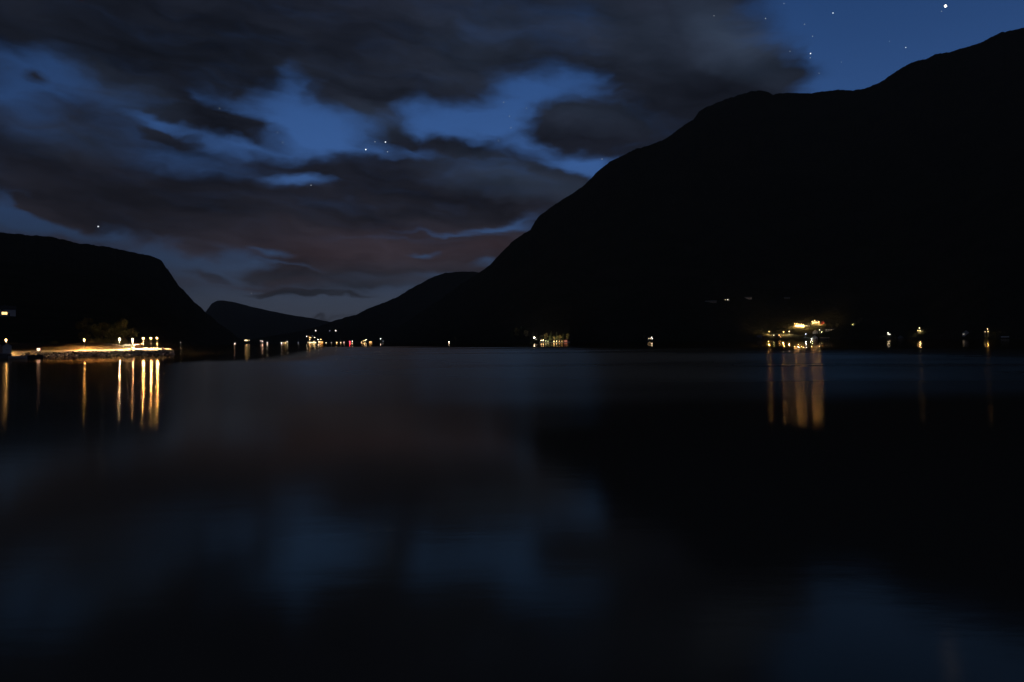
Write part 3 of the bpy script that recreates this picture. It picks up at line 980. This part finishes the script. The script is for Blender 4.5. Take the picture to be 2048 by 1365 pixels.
for i, (px, D, sx, sz, lab) in enumerate([(265.5, 255, 1.1, 0.42, 'low pale rubble heap at the foot of the pinkish lamp'), (292, 256, 0.7, 0.40, 'small pale boulder between the first two trio lamps'),
                            (308.5, 255, 0.62, 0.62, 'rounded pale boulder between the last two trio lamps'), (325.5, 257, 0.6, 0.5, 'blocky pale boulder close to the tip of the spit')]):
    p = on_quay(px, D)
    o = inst('boulder', rock_mesh(40 + i, M_STONE2), None, p + Vector((0, 0, sz * 0.5)), (0, 0, i * 1.3), (sx, sx * 0.8, sz))
    tag(o, lab, 'boulder', 'pale boulders at the head of the spit')

# trees and bushes behind the road
random.seed(5)
for (px, D, H, k, lab) in [(248, 288, 15, 0, 'tall leafy tree behind the white lamp and the parked car'), (205, 289, 13.5, 1, 'leafy tree behind the bushes on the bank'), (172, 290, 11.5, 0, 'dim leafy tree beyond the lone midway lamp'), (228, 294, 12.5, 1, 'leafy tree half hidden between two taller ones')]:
    tree(px, 0, H, k, lab, 'trees behind the spit', D)
def bush(px, D, w_, h_, label, seed):
    p = on_quay(px, D)
    rr = random.Random(seed)
    b_ = MB()
    st = MB()
    for i in range(520):
        a = rr.uniform(0, 6.283); r = rr.random() ** 0.6
        q = Vector((math.cos(a) * r * w_, math.sin(a) * r * w_ * 0.8, h_ * (0.15 + 0.85 * rr.random() * math.sqrt(max(0, 1 - r * r * 0.8)))))
        t_ = Vector((rr.gauss(0, 1), rr.gauss(0, 1), rr.gauss(0, 1))).normalized(); o_ = t_.orthogonal().normalized(); s = rr.uniform(0.1, 0.24)
        b_.poly([q - t_ * s, q + o_ * s * 0.5, q + t_ * s, q - o_ * s * 0.5], [(0, 1, 2, 3)])
    for i in range(6):
        a = i * 1.05
        st.tube([(0, 0, -0.2), (math.cos(a) * w_ * 0.5, math.sin(a) * w_ * 0.4, h_ * 0.7)], [0.05, 0.02], 5)
    e = empty('bush', p, 0, label, 'bush', 'bushes on the bank')
    st.build('stem', M_BARK, e)
    b_.build('foliage', M_LEAF, e)
for i, (px, D, w_, h_, lab) in enumerate([(180, 264, 1.6, 1.9, 'leafy bush on the bank just past the lone midway lamp'), (196, 265, 1.9, 2.2, 'largest leafy bush on the lit grassy bank'), (213, 266, 1.7, 1.9, 'leafy bush at the bank top under the tall trees'),
                                  (229, 266, 1.3, 1.5, 'small leafy bush where the bank drops to the car'), (108, 259, 1.5, 1.2, 'low bush alone on the plain stretch of bank')]):
    bush(px, D, w_, h_, lab, 60 + i)

# ------------------------------------------------------------------ far shore lights
G1 = 'lights along the far shore'
FAR = [
    (361.5, 685.0, 1.5, COOL, 40, 'solitary small white lamp low on the shore beyond the tip of the spit'),
    (469.5, 688.2, 2.2, PINK, 160, 'lone warm pink lamp at the waterline under the steep hillside'),
    (498.5, 681.0, 1.6, CREAM, 60, 'little yellow lamp just beside the brightest house of the far shore'),
    (521.5, 682.2, 1.6, PINK, 70, 'fainter lamp of the close pinkish pair on the far shore'),
    (525.2, 683.2, 2.2, PINK, 160, 'brighter lamp of the close pinkish pair on the far shore'),
    (534.6, 685.4, 2.2, COOL, 160, 'single white lamp right beside the pinkish pair'),
    (563.0, 686.2, 2.2, COOL, 110, 'first white lamp in the small arc of four shore lamps'),
    (567.3, 688.0, 1.6, CREAM, 60, 'dimmest and lowest lamp in the small arc of four'),
    (571.0, 686.8, 2.4, WARM, 110, 'broad yellow lamp in the small arc of four shore lamps'),
    (574.8, 683.5, 1.9, COOL, 90, 'highest white lamp in the small arc of four shore lamps'),
    (596.5, 685.6, 1.3, BLUEW, 20, 'very faint bluish lamp between the arc and the village cluster'),
    (613.5, 673.2, 2.0, COOL, 90, 'white lamp at the upper corner of the far village cluster'),
    (618.2, 673.2, 1.5, AMBER, 40, 'orange lamp in the top row of the far village cluster'),
    (629.2, 675.4, 2.0, CREAM, 90, 'cream lamp closing the top row of the far village cluster'),
    (625.0, 672.2, 1.2, BLUEW, 18, 'faint bluish lamp highest in the far village cluster'),
    (619.6, 680.0, 1.9, CREAM, 80, 'cream lamp in the second row of the far village cluster'),
    (628.0, 683.0, 2.0, CREAM, 100, 'cream lamp just above the long lit waterfront building'),
    (616.0, 685.2, 1.6, CREAM, 50, 'small cream lamp beside the end of the long waterfront building'),
    (636.3, 679.6, 2.1, COOL, 90, 'white lamp at the slope foot past the waterfront building'),
    (641.6, 679.2, 2.2, WARM, 100, 'yellow lamp above the amber lit shore house of the village'),
    (652.0, 687.3, 1.6, GREENY, 60, 'small yellow-green lamp alone at the waterline past the village'),
    (631.3, 661.6, 2.0, COOL, 80, 'white lamp alone high on the slope above the village'),
    (659.5, 662.0, 1.3, BLUEW, 18, 'dim bluish speck of lamp beside the white one on the slope'),
    (671.3, 661.6, 2.1, COOL, 80, 'outer white lamp high on the slope past the village'),
    (662.6, 685.6, 1.4, COOL, 20, 'dim grey-white lamp low on shore below the slope lamps'),
    (673.5, 686.2, 2.2, WARM, 120, 'warm lamp at the waterline with a clear streak below'),
    (681.6, 686.2, 1.9, CREAM, 60, 'flat cream lamp between the warm lamp and the red beacon'),
    (688.0, 684.6, 1.7, PINK, 60, 'pinkish lamp on the village side of the red beacon'),
    (704.6, 682.6, 2.3, COOL, 140, 'white lamp standing right above the red beacon'),
    (723.0, 684.6, 1.7, CREAM, 70, 'lowest lamp of the short rising row past the beacon'),
    (726.5, 682.4, 1.8, WARM, 70, 'second lamp of the short rising row past the beacon'),
    (730.0, 681.2, 2.4, CREAM, 140, 'brightest lamp of the short rising row past the beacon'),
    (732.4, 679.6, 1.8, COOL, 80, 'topmost lamp of the short rising row past the beacon'),
    (761.2, 677.6, 2.2, COOL, 120, 'white lamp at the end of a short lit lane'),
    (766.0, 683.0, 1.3, BLUEW, 18, 'faint bluish lamp below the lit lane'),
    (898.0, 684.6, 2.3, COOL, 160, 'lone bright white lamp at the foot of the big mountain'),
]
for (px, py, sz, col, L, lab) in FAR:
    far_lamp(px, py, sz, col, L, lab, G1, far_streak=3.0 if px in (498.5, 525.2, 534.6, 628.0, 704.6, 730.0) else 0.0)

# houses on the far shore with lit fronts
def far_house(px, py, wd, hw, em, label, nwin=3, walls=M_WHITE, group='lit houses across the fjord', frac=0.7, gable=False):
    ww = wd * frac / nwin
    wins = [(-wd * frac / 2 + ww * (i + 0.5), hw * 0.55, ww * 0.8, hw * 0.5, em) for i in range(nwin)]
    return house(px, py, wd, hw, label, 'house', group, walls, gable=gable, roof_h=wd * 0.2, wins=wins, door=False, chimney=True)
far_house(492.2, 682.5, 16, 5.5, emis(CREAM, 8, False), 'brightest lit house on the far shore with a tree beside it', 4)
far_house(620.3, 677.0, 11, 4.5, emis(WARM, 5, False), 'house with yellow windows in the top row of the village', 2)
far_house(620.3, 686.8, 10, 4.5, emis(CREAM, 6, False), 'house with cream windows above the end of the waterfront building', 2)
far_house(625.3, 688.6, 26, 3.6, emis(GREENY, 4, False), 'long low waterfront building with a row of yellow windows', 7, M_GREY, frac=0.92)
far_house(639.0, 685.6, 11, 4.5, emis(CREAM, 6, False), 'shore house with cream windows next to the amber one', 2)
far_house(643.8, 686.0, 11, 4.5, emis(AMBER, 5, False), 'shore house with deep amber windows', 2, M_CREAM)
far_house(741.0, 687.0, 12, 4.5, emis(WARM, 4, False), 'low house with orange windows past the rising row of lamps', 3, M_CREAM)
tree(485.5, 683.5, 9, 0, 'small green lit tree beside the brightest far-shore house', None)

# the red harbour beacon
g = ground(699.5, 690)
top = at(699.5, 685.8, g.y)
e = empty('harbour_beacon', g, 0, 'glowing red harbour beacon at the waterline of the far shore', 'beacon')
h = max(3.2, top.z - g.z)
MB().lathe((0, 0, 0), [(1.3, -1.0), (1.2, 0.4), (0.5, 0.6), (0.4, h - 1.8)], 10).build('post', M_REDP, e)
MB().lathe((0, 0, h), [(1.3, -1.8), (1.3, -1.6)], 10).build('platform', M_METAL, e)
glow_lamp(e, h, 1.5, 90, RED, 24.0)
MB().lathe((0, 0, h), [(1.5, 1.5), (0.1, 2.1)], 10).build('cap', M_DARKM, e)

# ------------------------------------------------------------------ tree-lined shore with low lights
G2 = 'lights under the trees on the wooded shore'
far_lamp(1068.5, 675.5, 4.2, COOL, 120, 'large white floodlight at the end of the wooded shore', G2, 5.0, up=40000)
far_lamp(1072.2, 679.3, 1.4, COOL, 40, 'tiny white lamp right below the large floodlight', G2, 2.0)
sh = MB()
for x in range(1078, 1142, 2):
    d0 = ray(x, hor(x))
    for k, (q, z) in enumerate(((-7, -0.3), (-3, 0.35), (1, 0.9), (5, 1.15), (9, 0.6))):
        D_ = 981 + q * 0.8 + 2.5 * noise.noise((x * 0.2, k, 3))
        sh.v.append((d0.x * D_, D_, z * (1.0 + 0.5 * noise.noise((x * 0.35, k * 0.7, 8)))))
for i in range(31):
    for k in range(4):
        a = i * 5 + k
        sh.f.append((a, a + 5, a + 6, a + 1))
sh.build('shore', M_STONE2, kind='structure')
SH = [(1082.5, 681.2, 2.4, CREAM, 55 * 2, 'first low cream light of the lit wooded shore'), (1086.5, 680.8, 2.6, CREAM, 65 * 2, 'brightest low cream light in the lit wooded shore'), (1091.5, 682.3, 2.0, GREENY, 40, 'low yellowish light next to the brightest cream shore light'),
      (1096.0, 683.0, 1.8, GREENY, 34, 'small yellowish light before the gap in the wooded shore row'), (1108.0, 684.0, 2.2, CREAM, 50 * 2, 'low light just past the gap in the wooded shore row'), (1113.2, 682.6, 2.2, CREAM, 50 * 2, 'raised cream light midway in the lower shore row'),
      (1118.6, 683.0, 2.0, WARM, 50, 'warm low light after the raised cream one'), (1124.0, 683.6, 2.0, WARM, 40, 'warm low light before the pink boathouse')]
for (px, py, sz, col, L, lab) in SH:
    far_lamp(px, py, sz, col, L, lab, G2, 3.0, 'garden light', 'garden_light', watt=14000 if int(px) in (1086, 1108, 1118) else 0, up=24000 if int(px) in (1086, 1108, 1118) else 0)
far_house(1131.5, 684.5, 7, 2.6, emis((1.0, .32, .22), 0.8), 'small boathouse glowing pink at the end of the wooded shore', 1, M_REDP, group=None, gable=True)
random.seed(21)
for (px, py, H, k, lab) in [(1076, 682, 10, 2, 'slim spruce nearest the floodlight'), (1083, 681, 8, 0, 'low leafy tree behind the first cream shore lights'), (1092, 681.5, 11, 1, 'leafy tree lit yellow-green above the shore row'), (1099, 681.5, 9, 3, 'small spruce standing at the gap in the lights'),
        (1102.5, 681.5, 14, 2, 'tallest spruce rising at the gap in the lights'), (1108, 682, 8, 1, 'small leafy tree just past the gap in the lights'), (1113, 681, 12, 3, 'spruce behind the raised cream shore light'), (1120, 682, 9, 0, 'rounded leafy tree behind the warm shore lights'),
        (1126, 681.5, 10, 2, 'spruce between the warm lights and the pink boathouse'), (1136, 682, 11, 1, 'dim leafy tree behind the pink boathouse')]:
    tree(px, py, H, k, lab, 'trees on the wooded shore')
for (px, py, H, k, lab) in [(1024, 676, 15, 2, 'dim spruce at the outer end of the unlit grove'), (1034, 675.5, 17, 0, 'dim broad leafy tree in the unlit grove'), (1043, 675, 18, 2, 'tallest dim spruce in the unlit grove'), (1052, 676.5, 13, 1, 'dim low leafy tree of the grove nearest the floodlight')]:
    tree(px, py, H, k, lab, 'dim grove beside the wooded shore')
tree(911, 683.5, 10, 1, 'faint small tree beside the lone bright white lamp', None)

# small lit place between the wooded shore and the village
G3 = 'lamps of the lone farm by the water'
far_lamp(1303.3, 675.0, 2.0, COOL, 90, 'upper white lamp of the lone farm by the water', G3, 5)
far_lamp(1304.9, 677.6, 1.9, COOL, 90, 'lower white lamp of the lone farm by the water', G3, 3)
far_lamp(1295.6, 677.0, 1.6, WARM, 30, 'small yellow lamp at the dark side of the lone farm', G3, 3)
house(1299.8, 679.5, 7.5, 2.8, 'small pale farmhouse between the lone farm lamps', 'house', None, M_WHITE, gable=False, roof_h=1.8, wins=[(-1.5, 1.5, 1.2, 1.1, emis(CREAM, 2.0)), (1.4, 1.5, 1.2, 1.1, emis(CREAM, 2.0))])
tree(1288.5, 678.5, 7, 0, 'low olive tree beside the lone farm', None)

# unlit and dim buildings high on the big mountain's foot slope
house(1420, 605.5, 26, 2.2, 'long dim grey barn lowest of the hillside buildings', 'barn', 'dim buildings high on the hillside', M_GREY, dep=9, gable=False, roof_h=2.0, door=True, chimney=False, name='barn', roofm=M_GREY)
house(1453, 601.5, 12, 3.0, 'hillside house with two tiny lit windows', 'house', 'dim buildings high on the hillside', M_CREAM, gable=False, roof_h=2.2, wins=[(-2.2, 1.7, 1.6, 1.3, emis(CREAM, 1.2)), (2.8, 1.7, 1.7, 1.4, emis(COOL, 3.0))])
house(1494, 598, 20, 2.4, 'pale long shed on the hillside past the house with lit windows', 'shed', 'dim buildings high on the hillside', M_WHITE, dep=8, gable=False, roof_h=1.8, chimney=False, name='shed', roofm=M_GREY)
house(1574, 598.5, 12, 2.4, 'dim grey cabin farthest along the hillside row', 'cabin', 'dim buildings high on the hillside', M_GREY, gable=False, roof_h=1.8, name='cabin', roofm=M_GREY)

# ------------------------------------------------------------------ village on the right-hand shore
G4 = 'street lamps of the village across the fjord'
V = [(1538.6, 663.4, 3.0, WARM, 260, 'pale street lamp at the lone end of the village road', 30000), (1567.2, 664.2, 3.2, WARM, 260, 'warm street lamp at the middle of the village road', 30000), (1578.6, 663.4, 2.6, CREAM, 180, 'smaller street lamp close to the warm one on the village road', 20000),
     (1589.6, 647.6, 2.4, WARM, 260, 'first lamp of the dense floodlit yard row', 30000), (1594.0, 647.4, 2.4, WARM, 260, 'second lamp of the dense floodlit yard row', 30000), (1598.0, 648.6, 2.2, WARM, 220, 'third lamp of the floodlit yard row, set lower', 30000),
     (1602.6, 648.6, 2.2, WARM, 160, 'slightly dimmer fourth lamp of the floodlit yard row', 30000), (1606.8, 649.4, 2.2, WARM, 220, 'last lamp of the dense floodlit yard row', 30000),
     (1624.6, 643.6, 2.8, WARM, 260, 'first of the three lamps highest in the village', 30000), (1629.4, 641.2, 2.3, WARM, 200, 'topmost of the three lamps highest in the village', 20000), (1637.6, 644.2, 2.9, WARM, 260, 'outer of the three lamps highest in the village', 30000),
     (1611.6, 668.2, 2.6, BLUEW, 70, 'bluish-white lamp alone below the floodlit yard', 3000), (1622.6, 680.0, 1.7, COOL, 60, 'small white lamp at the village waterline', 0), (1639.2, 660.2, 2.0, COOL, 40, 'small white lamp beside the row of tiny windows', 0),
     (1643.6, 664.4, 1.6, GREENY, 16, 'small yellow-green lamp below the row of tiny windows', 0), (1547.6, 671.0, 1.3, GREENY, 14, 'tiny greenish lamp on the dark side of the village road', 0), (1558.2, 670.6, 1.5, WARM, 24, 'tiny yellow lamp beside the dark house', 0),
     (1560.6, 674.4, 1.2, WARM, 14, 'faintest warm lamp below the dark house', 0),
     (1776.2, 666.0, 1.6, COOL, 50, 'top lamp of a tight white trio past the village', 0), (1776.2, 668.6, 1.5, COOL, 40, 'lower lamp of the tight white trio, under the top one', 0), (1779.6, 669.0, 1.8, COOL, 60, 'side lamp of the tight white trio past the village', 0),
     (1839.0, 656.2, 2.0, CREAM, 130, 'upper lamp of the bright cream farm lights', 0), (1840.4, 661.6, 2.8, CREAM, 220, 'brightest lamp of the cream farm lights', 6000), (1835.8, 661.4, 1.7, WARM, 60, 'small warm lamp beside the brightest cream farm light', 0),
     (1975.2, 658.2, 1.7, CREAM, 90, 'upper lamp above the last bright shore light', 0), (1976.2, 663.6, 2.6, WARM, 200, 'last bright warm shore light before the picture edge', 4000), (1970.2, 664.2, 1.2, CREAM, 20, 'faint small lamp beside the last bright shore light', 0)]
for (px, py, sz, col, L, lab, wt) in V:
    far_lamp(px, py, sz, col, L, lab, G4, 6.5, watt=wt * 0.5, lk=5.0 if px < 1700 else 0.9)
G5 = 'houses of the village across the fjord'
house(1551, 674.5, 11, 3.4, 'dark unlit house under the village road', 'house', G5, M_WOOD, gable=False, roof_h=2.6)
house(1600, 654.0, 17, 3.6, 'long cream hall lit by the floodlit yard row', 'hall', G5, M_CREAM, gable=False, roof_h=2.0, name='hall')
house(1614.5, 653.5, 9, 3.0, 'small pale house at the end of the floodlit yard', 'house', G5, M_WHITE, gable=False, roof_h=2.2)
house(1631.5, 648.0, 13, 3.6, 'white house under the three highest village lamps', 'house', G5, M_WHITE, gable=False, roof_h=2.4)
house(1646, 648.5, 7, 3.4, 'reddish gabled house beside the highest lamps', 'house', G5, M_REDP, gable=True)
house(1630.5, 668.0, 9, 4.0, 'gabled white house with dim windows in the village centre', 'house', G5, M_WHITE, gable=True, wins=[(-1.8, 1.7, 1.2, 1.3, emis(WARM, 0.15)), (1.6, 1.7, 1.2, 1.3, emis(WARM, 0.12)), (0, 4.6, 1.1, 1.1, emis(WARM, 0.12))])
house(1629.5, 680.0, 10, 3.6, 'white waterfront house beside the small waterline lamp', 'house', G5, M_WHITE, gable=True, wins=[(-2, 1.8, 1.2, 1.3, emis(WARM, 0.10)), (2, 1.8, 1.2, 1.3, emis(WARM, 0.10))])
house(1660, 662.5, 18, 3.6, 'long dark building with a row of four tiny lit windows', 'house', G5, M_GREY, gable=False, roof_h=2.4, wins=[(-6.3 + 4.2 * i, 2.2, 1.2, 1.1, emis(CREAM, 0.9 if i != 1 else 0.4)) for i in range(4)])
house(1650, 680.5, 16, 2.0, 'low grey boat shed lying on the village shore', 'shed', G5, M_GREY, gable=False, roof_h=1.4, name='shed', roofm=M_GREY, chimney=False)
house(1519, 676.0, 9, 2.4, 'small dim grey cabin before the village road', 'cabin', G5, M_GREY, gable=False, roof_h=1.6, name='cabin', roofm=M_GREY, chimney=False)
house(1932, 671.0, 9, 3.4, 'pale gabled house with one weak light between the farm lights', 'house', 'pale houses on the dark shore', M_WHITE, gable=True, wins=[(-2.8, 1.6, 2.2, 1.3, emis(COOL, 0.35))])
house(2010, 680.5, 8, 1.6, 'low boathouse with a pale roof near the picture edge', 'boathouse', 'pale houses on the dark shore', M_WOOD, gable=False, roof_h=1.0, name='boathouse', roofm=M_WHITE, chimney=False)
house(1801, 680.0, 8, 2.6, 'barely visible grey boathouse between trio and farm lights', 'boathouse', 'pale houses on the dark shore', M_GREY, gable=True, name='boathouse', chimney=False)
house(1842.5, 665.5, 8, 3.0, 'cream farmhouse under the brightest farm lamp', 'house', None, M_CREAM, gable=False, roof_h=2.0)
random.seed(31)
for (px, py, H, k, lab) in [(1664, 657.5, 8, 0, 'dim leafy tree above the row of tiny windows'), (1674, 656, 9, 1, 'leafy tree beside a gap above the village'), (1704, 654, 8, 0, 'green lit tree at the foot of the hillside group'), (1710, 653, 9, 1, 'brightest green lit tree on the hillside above the village'),
        (1717, 649, 9, 0, 'green lit tree partway up the hillside group'), (1722, 645.5, 9, 1, 'topmost green lit tree above the village'), (1554, 662, 10, 2, 'dim spruce behind the village road'), (1585, 660, 8, 3, 'small spruce below the floodlit yard')]:
    tree(px, py, H, k, lab, 'trees around the village')
far_lamp(1706.5, 651.5, 1.1, GREENY, 30, 'hidden greenish garden lamp among the green lit trees', None, 3.0, 'garden light', 'garden_light', up=9000)

# ------------------------------------------------------------------ stars
SD = 42000.0
def star(px, py, r, L, label, col=(0.85, 0.92, 1.0), name='star'):
    o = inst(name, bulb_mesh(emis(col, L, name == 'planet'), 1), None, at(px, py, SD), sc=(r * 0.78, r * 0.78, r * 0.78))
    tag(o, label, 'planet' if name == 'planet' else 'star', 'stars in the night sky')
star(1891, 12.5, 88, 14.0, 'bright steady planet high over the big mountain', (1.0, 0.93, 0.82), 'planet')
ONE = [(731.5, 299.5, 52, 2.4, 'brightest star in the wide blue gap between clouds'), (771, 284.5, 48, 2.0, 'second bright star in the wide blue gap, in a small group'), (1666, 26.5, 44, 1.5, 'bright star in the clear corner, nearer the cloud than the planet'),
       (1621, 107.5, 46, 2.0, 'bright star low over the flat part of the ridge'), (1811.5, 95.5, 40, 1.1, 'star just above the rising ridge below the planet'), (196.5, 453.5, 50, 1.8, 'bright star low over the rounded hill, under a cloud edge'),
       (622, 371, 34, 0.7, 'star in the small blue slit below the wide gap'), (1204, 318.5, 34, 0.6, 'star in the blue patch touching the steep ridge'), (439, 217.5, 34, 0.6, 'star at the cloudy end of the wide blue gap'),
       (503, 587, 34, 0.4, 'star low above the far valley hill'), (1531, 37.5, 36, 0.8, 'medium star between the pale cloud edge and the brighter stars')]
for a in ONE:
    star(*a)
FAINT = [
    (1428, 32, .5, 'faint star at the very edge of the pale cloud by the clear corner'), (1568, 7.5, .5, 'faint star touching the top edge of the picture above the medium star'),
    (1609, 49, .6, 'faint star halfway between the medium star and the bright corner star'), (1625, 73, .5, 'faint star standing straight above the bright ridge star'),
    (1580, 103, .35, 'dim star just above the tip of the dark cloud tongue'), (1620.5, 116, .5, 'small companion star close under the bright ridge star'),
    (1683, 124.5, .28, 'very dim star over the flat ridge, nearest the rising slope'), (1638, 147, .3, 'very dim star lowest of all over the flat ridge'),
    (1779, 83, .3, 'dim companion a little above the star over the rising ridge'), (1883, 23, .4, 'dim companion star close under the bright planet'),
    (750, 284, .6, 'faint star between the two bright stars of the wide gap'), (775, 304, .7, 'faint star just below the second bright star of the wide gap'),
    (1007, 205, .6, 'topmost faint star beside the cloud bulge at the far end of the gap'), (1053, 217, .5, 'faint star closest to the cloud bulge'),
    (1019, 233, .5, 'faint star third from the top beside the cloud bulge'), (1022, 256, .5, 'lowest of the four faint stars beside the cloud bulge'),
    (997, 282, .35, 'very dim star just above the thin grey cloud bank'), (555, 265.5, .4, 'upper star of a faint close pair over the dark cloud wisp'), (565.5, 285.5, .6, 'lower star of a faint close pair over the dark cloud wisp')]
for (px, py, L, lab) in FAINT:
    star(px, py, 32, L, lab)
